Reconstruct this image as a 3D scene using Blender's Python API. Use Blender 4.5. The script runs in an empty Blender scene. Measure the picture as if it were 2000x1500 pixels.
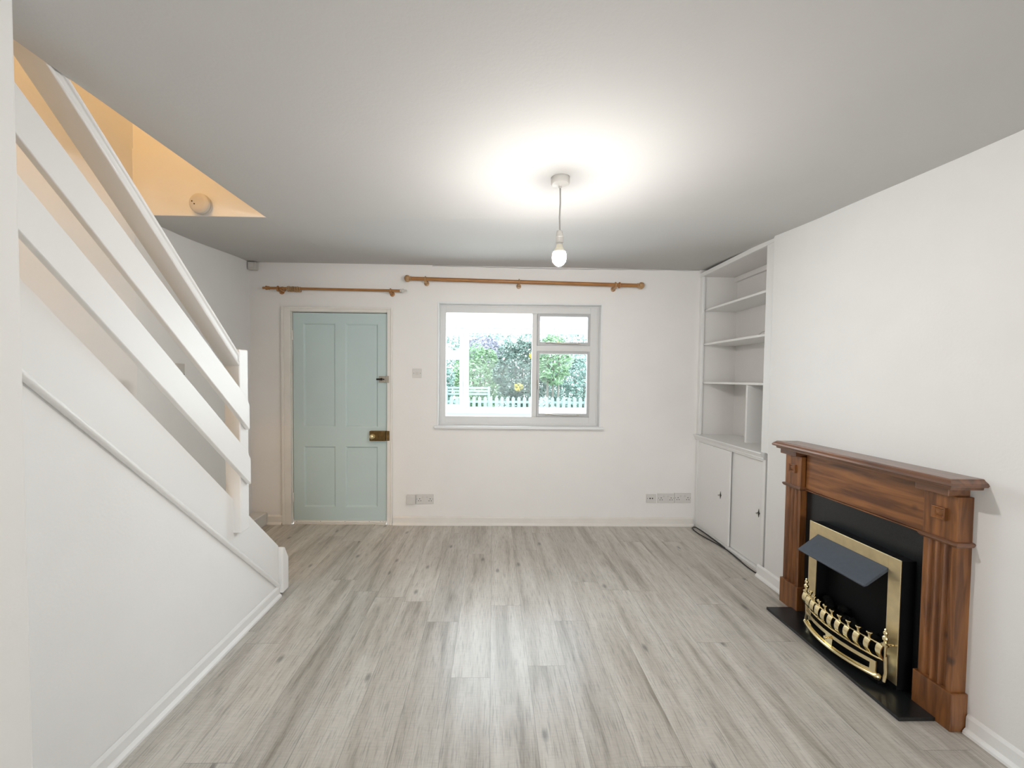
import bpy, bmesh, math, random
from mathutils import Vector, Matrix

random.seed(7)
D = bpy.data
SC = bpy.context.scene
COL = SC.collection
PI = math.pi

# ------------------------------------------------------------------ camera
cam_d = D.cameras.new('camera')
cam = D.objects.new('camera', cam_d)
COL.objects.link(cam)
F = 760.0
cam_d.sensor_fit = 'HORIZONTAL'
cam_d.sensor_width = 36.0
cam_d.lens = F / 2000.0 * 36.0
cam_d.shift_x = (1000 - 976) / 2000.0
cam_d.shift_y = -(750 - 761) / 2000.0
cam_d.clip_start = 0.02
yaw = math.atan(13 / F); pitch = math.atan(23 / F); roll = math.radians(0.6)
fw = Vector((math.sin(yaw) * math.cos(pitch), math.cos(yaw) * math.cos(pitch), -math.sin(pitch)))
rt = Vector((math.cos(yaw), -math.sin(yaw), 0))
up = rt.cross(fw)
r2 = rt * math.cos(roll) + up * math.sin(roll)
u2 = -rt * math.sin(roll) + up * math.cos(roll)
cam.matrix_world = Matrix(((r2.x, u2.x, -fw.x, 0), (r2.y, u2.y, -fw.y, 0), (r2.z, u2.z, -fw.z, 1.34), (0, 0, 0, 1)))
SC.camera = cam

# ------------------------------------------------------------------ world and light
SC.view_settings.view_transform = 'Standard'
SC.view_settings.look = 'None'
SC.view_settings.gamma = 1.0
SC.view_settings.use_curve_mapping = False
SC.view_settings.exposure = -0.12

W = D.worlds.new('overcast_sky'); SC.world = W; W.use_nodes = True
bg = W.node_tree.nodes['Background']
bg.inputs[0].default_value = (0.90, 0.955, 1.0, 1)
bg.inputs[1].default_value = 4.7


def light(name, kind, loc, energy, color, rot=(0, 0, 0), **kw):
    l = D.lights.new(name, kind); l.energy = energy; l.color = color
    for k, v in kw.items():
        setattr(l, k, v)
    o = D.objects.new(name, l); o.location = loc; o.rotation_euler = rot
    COL.objects.link(o)
    return o


# added fill light behind the camera, set in an invented front window
light('fill_behind_camera', 'AREA', (0.40, -4.26, 1.25), 54, (1.0, 0.985, 0.965), (PI / 2, 0, 0),
      shape='RECTANGLE', size=2.4, size_y=1.3)
# overcast daylight falling through the glazed conservatory onto the back window
light('daylight_back_window', 'AREA', (0.24, 3.72, 1.46), 17, (0.93, 0.97, 1.0), (-PI / 2, 0, 0),
      shape='RECTANGLE', size=1.42, size_y=1.05)
# warm lamp on the landing above the stairs
light('landing_lamp', 'POINT', (-1.68, 0.35, 3.9), 54, (1.0, 0.60, 0.25), shadow_soft_size=0.12)


# ------------------------------------------------------------------ materials
def mat(name, col, rough=0.5, metal=0.0, bump=0.0, bscale=60, var=0.0, vscale=4, emit=None, spec=0.5, coat=0.0):
    m = D.materials.new(name); m.use_nodes = True
    nt = m.node_tree; b = nt.nodes['Principled BSDF']
    b.inputs['Base Color'].default_value = (*col, 1)
    b.inputs['Roughness'].default_value = rough
    b.inputs['Metallic'].default_value = metal
    b.inputs['Specular IOR Level'].default_value = spec
    b.inputs['Coat Weight'].default_value = coat
    if emit:
        b.inputs['Emission Color'].default_value = (*emit[0], 1)
        b.inputs['Emission Strength'].default_value = emit[1]
    tc = nt.nodes.new('ShaderNodeTexCoord')
    if var:
        n = nt.nodes.new('ShaderNodeTexNoise'); n.inputs['Scale'].default_value = vscale
        n.inputs['Detail'].default_value = 4
        nt.links.new(tc.outputs['Object'], n.inputs['Vector'])
        r = nt.nodes.new('ShaderNodeMapRange')
        r.inputs['From Min'].default_value = 0.3; r.inputs['From Max'].default_value = 0.7
        r.inputs['To Min'].default_value = 1 - var; r.inputs['To Max'].default_value = 1 + var
        nt.links.new(n.outputs['Fac'], r.inputs['Value'])
        mx = nt.nodes.new('ShaderNodeVectorMath'); mx.operation = 'SCALE'
        mx.inputs[0].default_value = col
        nt.links.new(r.outputs['Result'], mx.inputs['Scale'])
        nt.links.new(mx.outputs['Vector'], b.inputs['Base Color'])
    if bump:
        n2 = nt.nodes.new('ShaderNodeTexNoise'); n2.inputs['Scale'].default_value = bscale
        n2.inputs['Detail'].default_value = 3
        nt.links.new(tc.outputs['Object'], n2.inputs['Vector'])
        bp = nt.nodes.new('ShaderNodeBump'); bp.inputs['Strength'].default_value = bump
        bp.inputs['Distance'].default_value = 0.004
        nt.links.new(n2.outputs['Fac'], bp.inputs['Height'])
        nt.links.new(bp.outputs['Normal'], b.inputs['Normal'])
    return m


def wood(name, dark, light_, axis, scale=14, rough=0.35, knots=True, coat=0.2):
    """grain runs along axis (0,1,2)"""
    m = D.materials.new(name); m.use_nodes = True
    nt = m.node_tree; b = nt.nodes['Principled BSDF']; L = nt.links
    b.inputs['Roughness'].default_value = rough; b.inputs['Coat Weight'].default_value = coat
    b.inputs['Coat Roughness'].default_value = 0.3
    tc = nt.nodes.new('ShaderNodeTexCoord'); mp = nt.nodes.new('ShaderNodeMapping')
    s = [scale * 1.0] * 3; s[axis] = scale * 0.09
    mp.inputs['Scale'].default_value = s
    L.new(tc.outputs['Object'], mp.inputs['Vector'])
    n = nt.nodes.new('ShaderNodeTexNoise'); n.inputs['Scale'].default_value = 3.0
    n.inputs['Detail'].default_value = 8; n.inputs['Distortion'].default_value = 0.6
    L.new(mp.outputs['Vector'], n.inputs['Vector'])
    cr = nt.nodes.new('ShaderNodeValToRGB')
    cr.color_ramp.elements[0].position = 0.32; cr.color_ramp.elements[0].color = (*dark, 1)
    cr.color_ramp.elements[1].position = 0.68; cr.color_ramp.elements[1].color = (*light_, 1)
    L.new(n.outputs['Fac'], cr.inputs['Fac'])
    out = cr.outputs['Color']
    if knots:
        v = nt.nodes.new('ShaderNodeTexVoronoi'); v.inputs['Scale'].default_value = 6.5
        v.inputs['Randomness'].default_value = 1.0
        L.new(tc.outputs['Object'], v.inputs['Vector'])
        k = nt.nodes.new('ShaderNodeMapRange'); k.inputs['From Min'].default_value = 0.05
        k.inputs['From Max'].default_value = 0.14; k.inputs['To Min'].default_value = 0.8; k.inputs['To Max'].default_value = 0.0
        L.new(v.outputs['Distance'], k.inputs['Value'])
        mx = nt.nodes.new('ShaderNodeMix'); mx.data_type = 'RGBA'
        mx.inputs['B'].default_value = (dark[0] * 0.25, dark[1] * 0.25, dark[2] * 0.25, 1)
        L.new(k.outputs['Result'], mx.inputs['Factor']); L.new(out, mx.inputs['A'])
        out = mx.outputs['Result']
    L.new(out, b.inputs['Base Color'])
    bp = nt.nodes.new('ShaderNodeBump'); bp.inputs['Strength'].default_value = 0.15; bp.inputs['Distance'].default_value = 0.002
    L.new(n.outputs['Fac'], bp.inputs['Height']); L.new(bp.outputs['Normal'], b.inputs['Normal'])
    return m


def laminate():
    m = D.materials.new('grey_oak_laminate'); m.use_nodes = True
    nt = m.node_tree; N = nt.nodes; L = nt.links; b = N['Principled BSDF']

    def math_(op, a, c=None, d=None):
        n = N.new('ShaderNodeMath'); n.operation = op
        for i, v in enumerate((a, c, d)):
            if v is None: continue
            if isinstance(v, (int, float)): n.inputs[i].default_value = v
            else: L.new(v, n.inputs[i])
        return n.outputs[0]
    tc = N.new('ShaderNodeTexCoord'); sp = N.new('ShaderNodeSeparateXYZ')
    L.new(tc.outputs['Object'], sp.inputs[0])
    PW, PL = 0.1755, 1.22
    u = math_('DIVIDE', sp.outputs['X'], PW)
    k = math_('FLOOR', u); fu = math_('FRACT', u)
    wn = N.new('ShaderNodeTexWhiteNoise'); wn.noise_dimensions = '1D'; L.new(k, wn.inputs['W'])
    v = math_('ADD', math_('DIVIDE', sp.outputs['Y'], PL), math_('MULTIPLY', wn.outputs['Value'], 3.7))
    j = math_('FLOOR', v); fv = math_('FRACT', v)
    wn2 = N.new('ShaderNodeTexWhiteNoise'); wn2.noise_dimensions = '2D'
    cb = N.new('ShaderNodeCombineXYZ'); L.new(k, cb.inputs[0]); L.new(j, cb.inputs[1])
    L.new(cb.outputs[0], wn2.inputs['Vector'])
    pid = wn2.outputs['Value']
    # plank-shifted coordinates for the grain
    cb2 = N.new('ShaderNodeCombineXYZ')
    L.new(math_('ADD', sp.outputs['X'], math_('MULTIPLY', pid, 17.0)), cb2.inputs[0])
    L.new(math_('ADD', sp.outputs['Y'], math_('MULTIPLY', pid, 31.0)), cb2.inputs[1])
    mp = N.new('ShaderNodeMapping'); mp.inputs['Scale'].default_value = (14, 1.35, 1); L.new(cb2.outputs[0], mp.inputs[0])
    n1 = N.new('ShaderNodeTexNoise'); n1.inputs['Scale'].default_value = 1.0; n1.inputs['Detail'].default_value = 6
    n1.inputs['Distortion'].default_value = 0.5; n1.inputs['Roughness'].default_value = 0.55
    L.new(mp.outputs[0], n1.inputs['Vector'])
    mp2 = N.new('ShaderNodeMapping'); mp2.inputs['Scale'].default_value = (190, 11, 1); L.new(cb2.outputs[0], mp2.inputs[0])
    n2 = N.new('ShaderNodeTexNoise'); n2.inputs['Scale'].default_value = 1.0; n2.inputs['Detail'].default_value = 3
    L.new(mp2.outputs[0], n2.inputs['Vector'])
    cr = N.new('ShaderNodeValToRGB'); e = cr.color_ramp.elements
    e[0].position = 0.30; e[0].color = (0.30, 0.268, 0.225, 1)
    e[1].position = 0.66; e[1].color = (0.58, 0.55, 0.50, 1)
    x = cr.color_ramp.elements.new(0.45); x.color = (0.47, 0.435, 0.385, 1)
    L.new(n1.outputs['Fac'], cr.inputs['Fac'])
    # fine pores
    p = N.new('ShaderNodeMapRange'); p.inputs['From Min'].default_value = 0.30; p.inputs['From Max'].default_value = 0.5
    p.inputs['To Min'].default_value = 0.72; p.inputs['To Max'].default_value = 1.06
    L.new(n2.outputs['Fac'], p.inputs['Value'])
    # cross-brushed saw marks
    mp3 = N.new('ShaderNodeMapping'); mp3.inputs['Scale'].default_value = (22, 160, 1); L.new(cb2.outputs[0], mp3.inputs[0])
    n3 = N.new('ShaderNodeTexNoise'); n3.inputs['Scale'].default_value = 1.0; n3.inputs['Detail'].default_value = 2
    L.new(mp3.outputs[0], n3.inputs['Vector'])
    p3 = N.new('ShaderNodeMapRange'); p3.inputs['From Min'].default_value = 0.3; p3.inputs['From Max'].default_value = 0.6
    p3.inputs['To Min'].default_value = 0.94; p3.inputs['To Max'].default_value = 1.03
    L.new(n3.outputs['Fac'], p3.inputs['Value'])
    # knots
    mpk = N.new('ShaderNodeMapping'); mpk.inputs['Scale'].default_value = (4.2, 1.9, 1); L.new(cb2.outputs[0], mpk.inputs[0])
    vo = N.new('ShaderNodeTexVoronoi'); vo.voronoi_dimensions = '2D'; vo.inputs['Scale'].default_value = 1.0
    L.new(mpk.outputs[0], vo.inputs['Vector'])
    kn = N.new('ShaderNodeMapRange'); kn.inputs['From Min'].default_value = 0.02; kn.inputs['From Max'].default_value = 0.07
    kn.inputs['To Min'].default_value = 0.50; kn.inputs['To Max'].default_value = 1.0
    L.new(vo.outputs['Distance'], kn.inputs['Value'])
    sc_ = N.new('ShaderNodeSeparateColor'); L.new(vo.outputs['Color'], sc_.inputs[0])
    knf = math_('MAXIMUM', kn.outputs[0], math_('GREATER_THAN', sc_.outputs[0], 0.42))
    # plank tone + seams
    tone = math_('ADD', math_('MULTIPLY', pid, 0.16), 0.92)
    su = math_('MINIMUM', fu, math_('SUBTRACT', 1.0, fu))
    sv = math_('MINIMUM', fv, math_('SUBTRACT', 1.0, fv))
    seam = math_('MINIMUM', math_('MULTIPLY', su, PW), math_('MULTIPLY', sv, PL))
    sm = N.new('ShaderNodeMapRange'); sm.inputs['From Min'].default_value = 0.0006; sm.inputs['From Max'].default_value = 0.0018
    sm.inputs['To Min'].default_value = 0.66; sm.inputs['To Max'].default_value = 1.0
    L.new(seam, sm.inputs['Value'])
    f = math_('MULTIPLY', math_('MULTIPLY', tone, p.outputs[0]), math_('MULTIPLY', sm.outputs[0], knf))
    f = math_('MULTIPLY', f, p3.outputs[0])
    vm = N.new('ShaderNodeVectorMath'); vm.operation = 'SCALE'
    L.new(cr.outputs['Color'], vm.inputs[0]); L.new(f, vm.inputs['Scale'])
    L.new(vm.outputs['Vector'], b.inputs['Base Color'])
    b.inputs['Roughness'].default_value = 0.30
    b.inputs['Specular IOR Level'].default_value = 0.65
    bp = N.new('ShaderNodeBump'); bp.inputs['Strength'].default_value = 0.25; bp.inputs['Distance'].default_value = 0.0008
    h = math_('ADD', math_('MULTIPLY', p.outputs[0], p3.outputs[0]), sm.outputs[0])
    L.new(h, bp.inputs['Height']); L.new(bp.outputs['Normal'], b.inputs['Normal'])
    return m


def glass_mat():
    m = D.materials.new('window_glass'); m.use_nodes = True
    nt = m.node_tree; N = nt.nodes; L = nt.links
    N.remove(N['Principled BSDF'])
    t = N.new('ShaderNodeBsdfTransparent'); t.inputs[0].default_value = (0.97, 0.985, 0.98, 1)
    g = N.new('ShaderNodeBsdfGlossy'); g.inputs['Roughness'].default_value = 0.02
    fr = N.new('ShaderNodeFresnel'); fr.inputs['IOR'].default_value = 1.2
    mx = N.new('ShaderNodeMixShader')
    L.new(fr.outputs[0], mx.inputs[0]); L.new(t.outputs[0], mx.inputs[1]); L.new(g.outputs[0], mx.inputs[2])
    L.new(mx.outputs[0], N['Material Output'].inputs['Surface'])
    return m


def poly_sheet():
    m = D.materials.new('opal_polycarbonate'); m.use_nodes = True
    nt = m.node_tree; N = nt.nodes; L = nt.links
    N.remove(N['Principled BSDF'])
    t = N.new('ShaderNodeBsdfTranslucent'); t.inputs[0].default_value = (0.93, 0.97, 1.0, 1)
    d = N.new('ShaderNodeBsdfTransparent'); d.inputs[0].default_value = (0.9, 0.95, 1, 1)
    mx = N.new('ShaderNodeMixShader'); mx.inputs[0].default_value = 0.35
    L.new(t.outputs[0], mx.inputs[1]); L.new(d.outputs[0], mx.inputs[2])
    L.new(mx.outputs[0], N['Material Output'].inputs['Surface'])
    return m


M = {
    'wall': mat('wall_paint', (0.815, 0.805, 0.785), 0.75, bump=0.10, bscale=90, var=0.012, vscale=5, spec=0.3),
    'wall_lightened': mat('wall_paint_lightened', (0.90, 0.895, 0.885), 0.75, bump=0.10, bscale=90, var=0.012, vscale=5, spec=0.3),  # same wall paint, brightened where little light reaches left wall and stair panel
    'wallb_lightened': mat('back_paint_lightened', (0.88, 0.86, 0.835), 0.75, bump=0.14, bscale=60, var=0.012, vscale=4, spec=0.3),  # albedo raised in place of light missing on back wall and alcove
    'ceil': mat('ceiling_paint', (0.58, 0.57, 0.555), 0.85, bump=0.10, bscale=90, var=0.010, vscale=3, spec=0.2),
    'gloss': mat('white_gloss', (0.87, 0.865, 0.85), 0.32, bump=0.06, bscale=30),
    'cream': mat('cream_gloss', (0.82, 0.79, 0.74), 0.35, bump=0.08, bscale=30, var=0.03, vscale=8),
    'upvc': mat('white_window_paint', (0.83, 0.84, 0.84), 0.35),
    'casement': mat('casement_shade_paint', (0.50, 0.495, 0.495), 0.35),  # window white greyed: backlit shade painted into the colour
    'winshade': mat('frame_shade_paint', (0.72, 0.715, 0.70), 0.4),  # same window white, darkened to paint in the shade of backlighting
    'teal': mat('pale_teal_gloss', (0.55, 0.665, 0.66), 0.38, bump=0.12, bscale=35, var=0.02, vscale=3),
    'floor': laminate(),
    'glass': glass_mat(),
    'sheet': poly_sheet(),
    'black': mat('matt_black', (0.004, 0.004, 0.005), 0.6, spec=0.2),
    'granite': mat('black_granite', (0.011, 0.012, 0.013), 0.28, var=0.5, vscale=300),
    'hood': mat('slate_enamel', (0.064, 0.080, 0.104), 0.5, bump=0.1, bscale=300, var=0.06, vscale=60),
    'coal': mat('coal', (0.004, 0.004, 0.004), 0.8, spec=0.1, bump=0.6, bscale=60),
    'brass': mat('polished_brass', (0.86, 0.73, 0.44), 0.16, 1.0),
    'brassf': mat('satin_brass', (0.80, 0.66, 0.40), 0.34, 1.0, bump=0.1, bscale=90, var=0.06, vscale=25),
    'oldbrass': mat('aged_brass', (0.17, 0.105, 0.035), 0.42, 0.8, bump=0.3, bscale=60, var=0.35, vscale=30),
    'steel': mat('old_chrome', (0.45, 0.42, 0.36), 0.3, 0.9),
    'bronze': mat('black_bronze', (0.02, 0.015, 0.012), 0.4, 0.5),
    'pinez': wood('stained_pine_upright', (0.105, 0.034, 0.009), (0.31, 0.120, 0.033), 2),
    'piney': wood('stained_pine_long', (0.105, 0.034, 0.009), (0.31, 0.120, 0.033), 1),
    'shelf': wood('stained_pine_shelf', (0.095, 0.036, 0.014), (0.22, 0.088, 0.034), 1, rough=0.3, coat=0.7),
    'pole': wood('varnished_pine', (0.30, 0.125, 0.032), (0.46, 0.215, 0.065), 0, scale=30, knots=False),
    'ringm': wood('beech_ring', (0.34, 0.18, 0.07), (0.52, 0.33, 0.16), 1, scale=30, knots=False),
    'plastic': mat('white_plastic', (0.70, 0.68, 0.65), 0.35),
    'plasticg': mat('aged_plastic', (0.64, 0.615, 0.58), 0.4),
    'hole': mat('socket_hole', (0.02, 0.017, 0.015), 0.7),
    'alarm': mat('alarm_plastic', (0.62, 0.58, 0.52), 0.45),
    'cable': mat('black_rubber', (0.012, 0.012, 0.012), 0.45),
    'flex': mat('white_flex', (0.42, 0.41, 0.39), 0.5),
    'bulb': mat('lit_bulb', (1, 1, 1), 0.3, emit=((1.0, 0.965, 0.935), 790.0)),
    'bulbneck': mat('bulb_neck', (0.8, 0.75, 0.6), 0.4),
    'stair': mat('stair_paint', (0.70, 0.685, 0.65), 0.55),
    'patio': mat('patio_stone', (0.40, 0.42, 0.42), 0.8, var=0.1),
    'lawn': mat('lawn_grass', (0.42, 0.55, 0.42), 0.9, bump=0.8, bscale=60, var=0.3, vscale=8),
    'leafa': mat('hedge_leaf', (0.27, 0.40, 0.37), 0.5, var=0.5, vscale=9),
    'leafb': mat('shrub_leaf', (0.29, 0.45, 0.27), 0.5, var=0.5, vscale=9),
    'leafc': mat('purple_leaf', (0.42, 0.41, 0.52), 0.5, var=0.4, vscale=9),
    'leafd': mat('dark_leaf', (0.17, 0.25, 0.22), 0.5, var=0.5, vscale=9),
    'yellow': mat('yellow_blossom', (0.85, 0.70, 0.15), 0.6),
    'fence': mat('pale_blue_fence', (0.40, 0.50, 0.52), 0.6),
    'trunk': mat('bark', (0.25, 0.22, 0.20), 0.8),
}


# ------------------------------------------------------------------ mesh helpers
class MB:
    def __init__(self):
        self.bm = bmesh.new()

    def box(self, x0, x1, y0, y1, z0, z1):
        x0, x1 = min(x0, x1), max(x0, x1); y0, y1 = min(y0, y1), max(y0, y1); z0, z1 = min(z0, z1), max(z0, z1)
        v = [self.bm.verts.new(p) for p in
             ((x0, y0, z0), (x1, y0, z0), (x1, y1, z0), (x0, y1, z0), (x0, y0, z1), (x1, y0, z1), (x1, y1, z1), (x0, y1, z1))]
        for f in ((0, 3, 2, 1), (4, 5, 6, 7), (0, 1, 5, 4), (1, 2, 6, 5), (2, 3, 7, 6), (3, 0, 4, 7)):
            self.bm.faces.new([v[i] for i in f])
        return self

    def loft(self, rings, caps=True, close=True):
        R = [[self.bm.verts.new(p) for p in r] for r in rings]
        n = len(R[0])
        for a, b in zip(R[:-1], R[1:]):
            for i in range(n if close else n - 1):
                j = (i + 1) % n
                self.bm.faces.new((a[i], a[j], b[j], b[i]))
        if caps and close:
            self.bm.faces.new(R[0][::-1]); self.bm.faces.new(R[-1])
        return self

    def prism(self, poly, axis, a, b):
        """poly in the two other axes (in x,y,z order), extruded along axis from a to b"""
        def P(p, t):
            if axis == 0: return (t, p[0], p[1])
            if axis == 1: return (p[0], t, p[1])
            return (p[0], p[1], t)
        return self.loft([[P(p, a) for p in poly], [P(p, b) for p in poly]])

    def tube(self, pts, r, n=10, caps=True):
        pts = [Vector(p) for p in pts]
        rings = []; prev = None
        for i, p in enumerate(pts):
            d = (pts[min(i + 1, len(pts) - 1)] - pts[max(i - 1, 0)]).normalized()
            if prev is None:
                a = d.orthogonal().normalized()
            else:
                a = (prev - d * prev.dot(d)).normalized()
            prev = a
            b = d.cross(a)
            rr = r[i] if isinstance(r, (list, tuple)) else r
            rings.append([p + (a * math.cos(2 * PI * k / n) + b * math.sin(2 * PI * k / n)) * rr for k in range(n)])
        return self.loft(rings, caps)

    def lathe(self, c, axis, prof, n=20):
        """prof: list of (t, r) along the unit axis from c"""
        c = Vector(c); ax = Vector(axis).normalized(); a = ax.orthogonal().normalized(); b = ax.cross(a)
        rings = [[c + ax * t + (a * math.cos(2 * PI * k / n) + b * math.sin(2 * PI * k / n)) * max(r, 1e-4) for k in range(n)] for t, r in prof]
        return self.loft(rings)

    def torus(self, c, axis, R, r, n=22, k=8):
        c = Vector(c); ax = Vector(axis).normalized(); a = ax.orthogonal().normalized(); b = ax.cross(a)
        rings = []
        for i in range(n + 1):
            t = 2 * PI * i / n; d = a * math.cos(t) + b * math.sin(t)
            rings.append([c + d * (R + r * math.cos(2 * PI * q / k)) + ax * r * math.sin(2 * PI * q / k) for q in range(k)])
        return self.loft(rings, caps=False)

    def recess(self, x0, x1, z0, z1, y, inset, depth):
        """raised-edge panel recess facing -y: sloping moulding and flat field"""
        o = [(x0, y, z0), (x1, y, z0), (x1, y, z1), (x0, y, z1)]
        q = [(x0 + inset * .35, y + depth * .15, z0 + inset * .35), (x1 - inset * .35, y + depth * .15, z0 + inset * .35),
             (x1 - inset * .35, y + depth * .15, z1 - inset * .35), (x0 + inset * .35, y + depth * .15, z1 - inset * .35)]
        i_ = [(x0 + inset, y + depth, z0 + inset), (x1 - inset, y + depth, z0 + inset), (x1 - inset, y + depth, z1 - inset), (x0 + inset, y + depth, z1 - inset)]
        V = [[self.bm.verts.new(p) for p in r] for r in (o, q, i_)]
        for a, b in zip(V[:-1], V[1:]):
            for k in range(4):
                j = (k + 1) % 4
                self.bm.faces.new((a[k], a[j], b[j], b[k]))
        self.bm.faces.new(V[2])
        return self

    def build(self, name, m, parent=None, origin=None, bevel=0, seg=2, smooth=False, kind=None, label=None, cat=None, group=None, recalc=True):
        if recalc:
            bmesh.ops.recalc_face_normals(self.bm, faces=self.bm.faces)
        o_ = Vector(origin) if origin is not None else (world_loc(parent) if parent else None)
        if o_ is None:
            o_ = Vector((0, 0, 0))
            if kind != 'structure' and len(self.bm.verts):
                xs = [v.co for v in self.bm.verts]
                o_ = Vector(((min(v.x for v in xs) + max(v.x for v in xs)) / 2, (min(v.y for v in xs) + max(v.y for v in xs)) / 2, min(v.z for v in xs)))
        for v in self.bm.verts:
            v.co -= o_
        me = D.meshes.new(name); self.bm.to_mesh(me); self.bm.free()
        me.materials.append(m)
        if smooth:
            for p in me.polygons: p.use_smooth = True
        o = D.objects.new(name, me); COL.objects.link(o)
        if parent:
            o.parent = parent; o.location = o_ - world_loc(parent)
        else:
            o.location = o_
        if bevel:
            b = o.modifiers.new('bevel', 'BEVEL'); b.width = bevel; b.segments = seg; b.limit_method = 'ANGLE'; b.angle_limit = 0.6
        if smooth:
            ok = o.modifiers.new('wn', 'EDGE_SPLIT'); ok.split_angle = 0.75
        if kind: o['kind'] = kind
        if label: o['label'] = label
        if cat: o['category'] = cat
        if group: o['group'] = group
        return o


def world_loc(o):
    v = Vector((0, 0, 0))
    while o:
        v += o.location; o = o.parent
    return v


def thing(name, loc, label=None, cat=None, group=None, kind=None):
    o = D.objects.new(name, None); COL.objects.link(o); o.location = loc; o.empty_display_size = 0.05
    if kind: o['kind'] = kind
    if label: o['label'] = label
    if cat: o['category'] = cat
    if group: o['group'] = group
    return o


def copy_tree(o, parent=None):
    c = o.copy(); COL.objects.link(c)
    if parent: c.parent = parent
    for ch in list(o.children):
        if ch is not c:
            copy_tree(ch, c)
    return c


def label(o, l):
    o['label'] = l


# ------------------------------------------------------------------ room shell
YB = 3.51          # back wall face
XR = 1.83          # chimney breast face
YF = -4.2         # front wall face behind the camera


def ceil_z(x, y):
    def cv(t, pts):
        for (a, za), (b, zb) in zip(pts[:-1], pts[1:]):
            if t <= b:
                s = max(0, min(1, (t - a) / (b - a))); s = s * s * (3 - 2 * s) * 0.35 + s * 0.65
                return za + (zb - za) * s
        return pts[-1][1]
    l = cv(y, [(-4.5, 2.195), (1.1, 2.199), (2.165, 2.199), (2.5, 2.226), (3.51, 2.34)])
    r = cv(y, [(-4.5, 2.20), (1.34, 2.219), (2.19, 2.260), (2.6, 2.288), (3.51, 2.33)])
    m = max(0, min(1, (x + 1.245) / 3.07))
    return l + (r - l) * m


MB().box(-2.45, 2.45, YF - 0.2, YB, -0.06, 0).build('floor', M['floor'], kind='structure')


def ceiling(name, x0, x1, y0, y1, nx, ny):
    b = MB(); g = [[b.bm.verts.new((x0 + (x1 - x0) * i / nx, y0 + (y1 - y0) * j / ny, ceil_z(x0 + (x1 - x0) * i / nx, y0 + (y1 - y0) * j / ny)))
                    for j in range(ny + 1)] for i in range(nx + 1)]
    t = [[b.bm.verts.new((v.co.x, v.co.y, 2.50)) for v in r] for r in g]
    for i in range(nx):
        for j in range(ny):
            b.bm.faces.new((g[i][j], g[i][j + 1], g[i + 1][j + 1], g[i + 1][j]))
            b.bm.faces.new((t[i][j], t[i + 1][j], t[i + 1][j + 1], t[i][j + 1]))
    for i in range(nx):
        for jj in (0, ny):
            b.bm.faces.new((g[i][jj], g[i + 1][jj], t[i + 1][jj], t[i][jj]))
    for j in range(ny):
        for ii in (0, nx):
            b.bm.faces.new((g[ii][j], g[ii][j + 1], t[ii][j + 1], t[ii][j]))
    return b


# one ceiling slab with the stair opening cut out of it
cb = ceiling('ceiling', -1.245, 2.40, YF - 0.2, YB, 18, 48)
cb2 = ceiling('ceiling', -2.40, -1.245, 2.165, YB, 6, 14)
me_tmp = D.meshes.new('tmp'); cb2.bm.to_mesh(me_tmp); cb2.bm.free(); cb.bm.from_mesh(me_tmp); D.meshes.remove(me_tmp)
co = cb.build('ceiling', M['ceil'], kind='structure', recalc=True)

# back wall with door and window openings
b = MB()
ZT = 2.6
b.box(-2.45, -1.83, YB, 3.66, 0, ZT).box(-1.83, -0.925, YB, 3.66, 1.93, ZT)
b.box(-0.925, -0.503, YB, 3.66, 0, ZT).box(-0.503, 0.978, YB, 3.66, 0, 0.900).box(-0.503, 0.978, YB, 3.66, 2.015, ZT)
b.box(0.978, 2.45, YB, 3.66, 0, ZT)
b.build('wall_back', M['wallb_lightened'], kind='structure')

# left wall (slightly out of square) rising past the ceiling into the stairwell
MB().prism([(-2.165, YB), (-1.950, 2.165), (-1.950, YF - .2), (-2.35, YF - .2), (-2.35, YB)], 2, 0, 4.6).build('wall_left', M['wall_lightened'], kind='structure')
# wall nib beside the stairs, nearest the camera
MB().box(-1.34, -1.088, YF, 0.921, 0, 2.197).build('wall_nib', M['wall'], kind='structure', bevel=0.006, seg=3)
# chimney breast wall and alcove back
MB().box(XR, 2.35, YF, 2.545, 0, 2.30).build('wall_right', M['wall'], kind='structure', bevel=0.004)
MB().box(2.20, 2.35, 2.545, YB, 0, 2.5).build('wall_alcove', M['wallb_lightened'], kind='structure')
# stairwell shaft above the ceiling
b = MB()
b.box(-1.95, -1.10, 2.165, 2.30, 2.36, 4.6)
b.box(-1.245, -1.10, -0.6, 2.165, 2.36, 4.6)
b.box(-1.95, -1.10, -0.75, -0.6, 2.30, 4.6)
b.build('wall_stairwell', M['wall'], kind='structure')
# trimmer lining the opening
b = MB(); b.box(-1.95, -1.2455, 2.160, 2.1649, 2.1985, 2.55).box(-1.2449, -1.2405, 0.9, 2.165, 2.2005, 2.55)
b.build('trim_1', M['wall'], kind='structure')
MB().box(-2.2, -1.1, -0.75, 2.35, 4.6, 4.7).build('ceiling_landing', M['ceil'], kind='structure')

# front wall behind the camera; its window is invented to admit fill light
b = MB()
b.box(-2.35, -0.80, YF - .14, YF, 0, 2.3).box(1.60, 2.35, YF - .14, YF, 0, 2.3)
b.box(-0.80, 1.60, YF - .14, YF, 0, 0.60).box(-0.80, 1.60, YF - .14, YF, 1.9, 2.3)
b.build('wall_front', M['wall'], kind='structure')


def skirting(name, p0, p1, nrm, h=0.078, t=0.016, m='cream'):
    """skirting with quarter-round foot, from p0 to p1, growing along nrm"""
    prof = [(0, 0), (t + .012, 0), (t + .011, .010), (t + .004, .019), (t, .022), (t, h - .012), (t * .55, h - .003), (0, h)]
    p0 = Vector(p0); p1 = Vector(p1); n = Vector(nrm)
    return MB().loft([[p + n * q + Vector((0, 0, z)) for q, z in prof] for p in (p0, p1)]).build(name, M[m], kind='structure')


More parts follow.
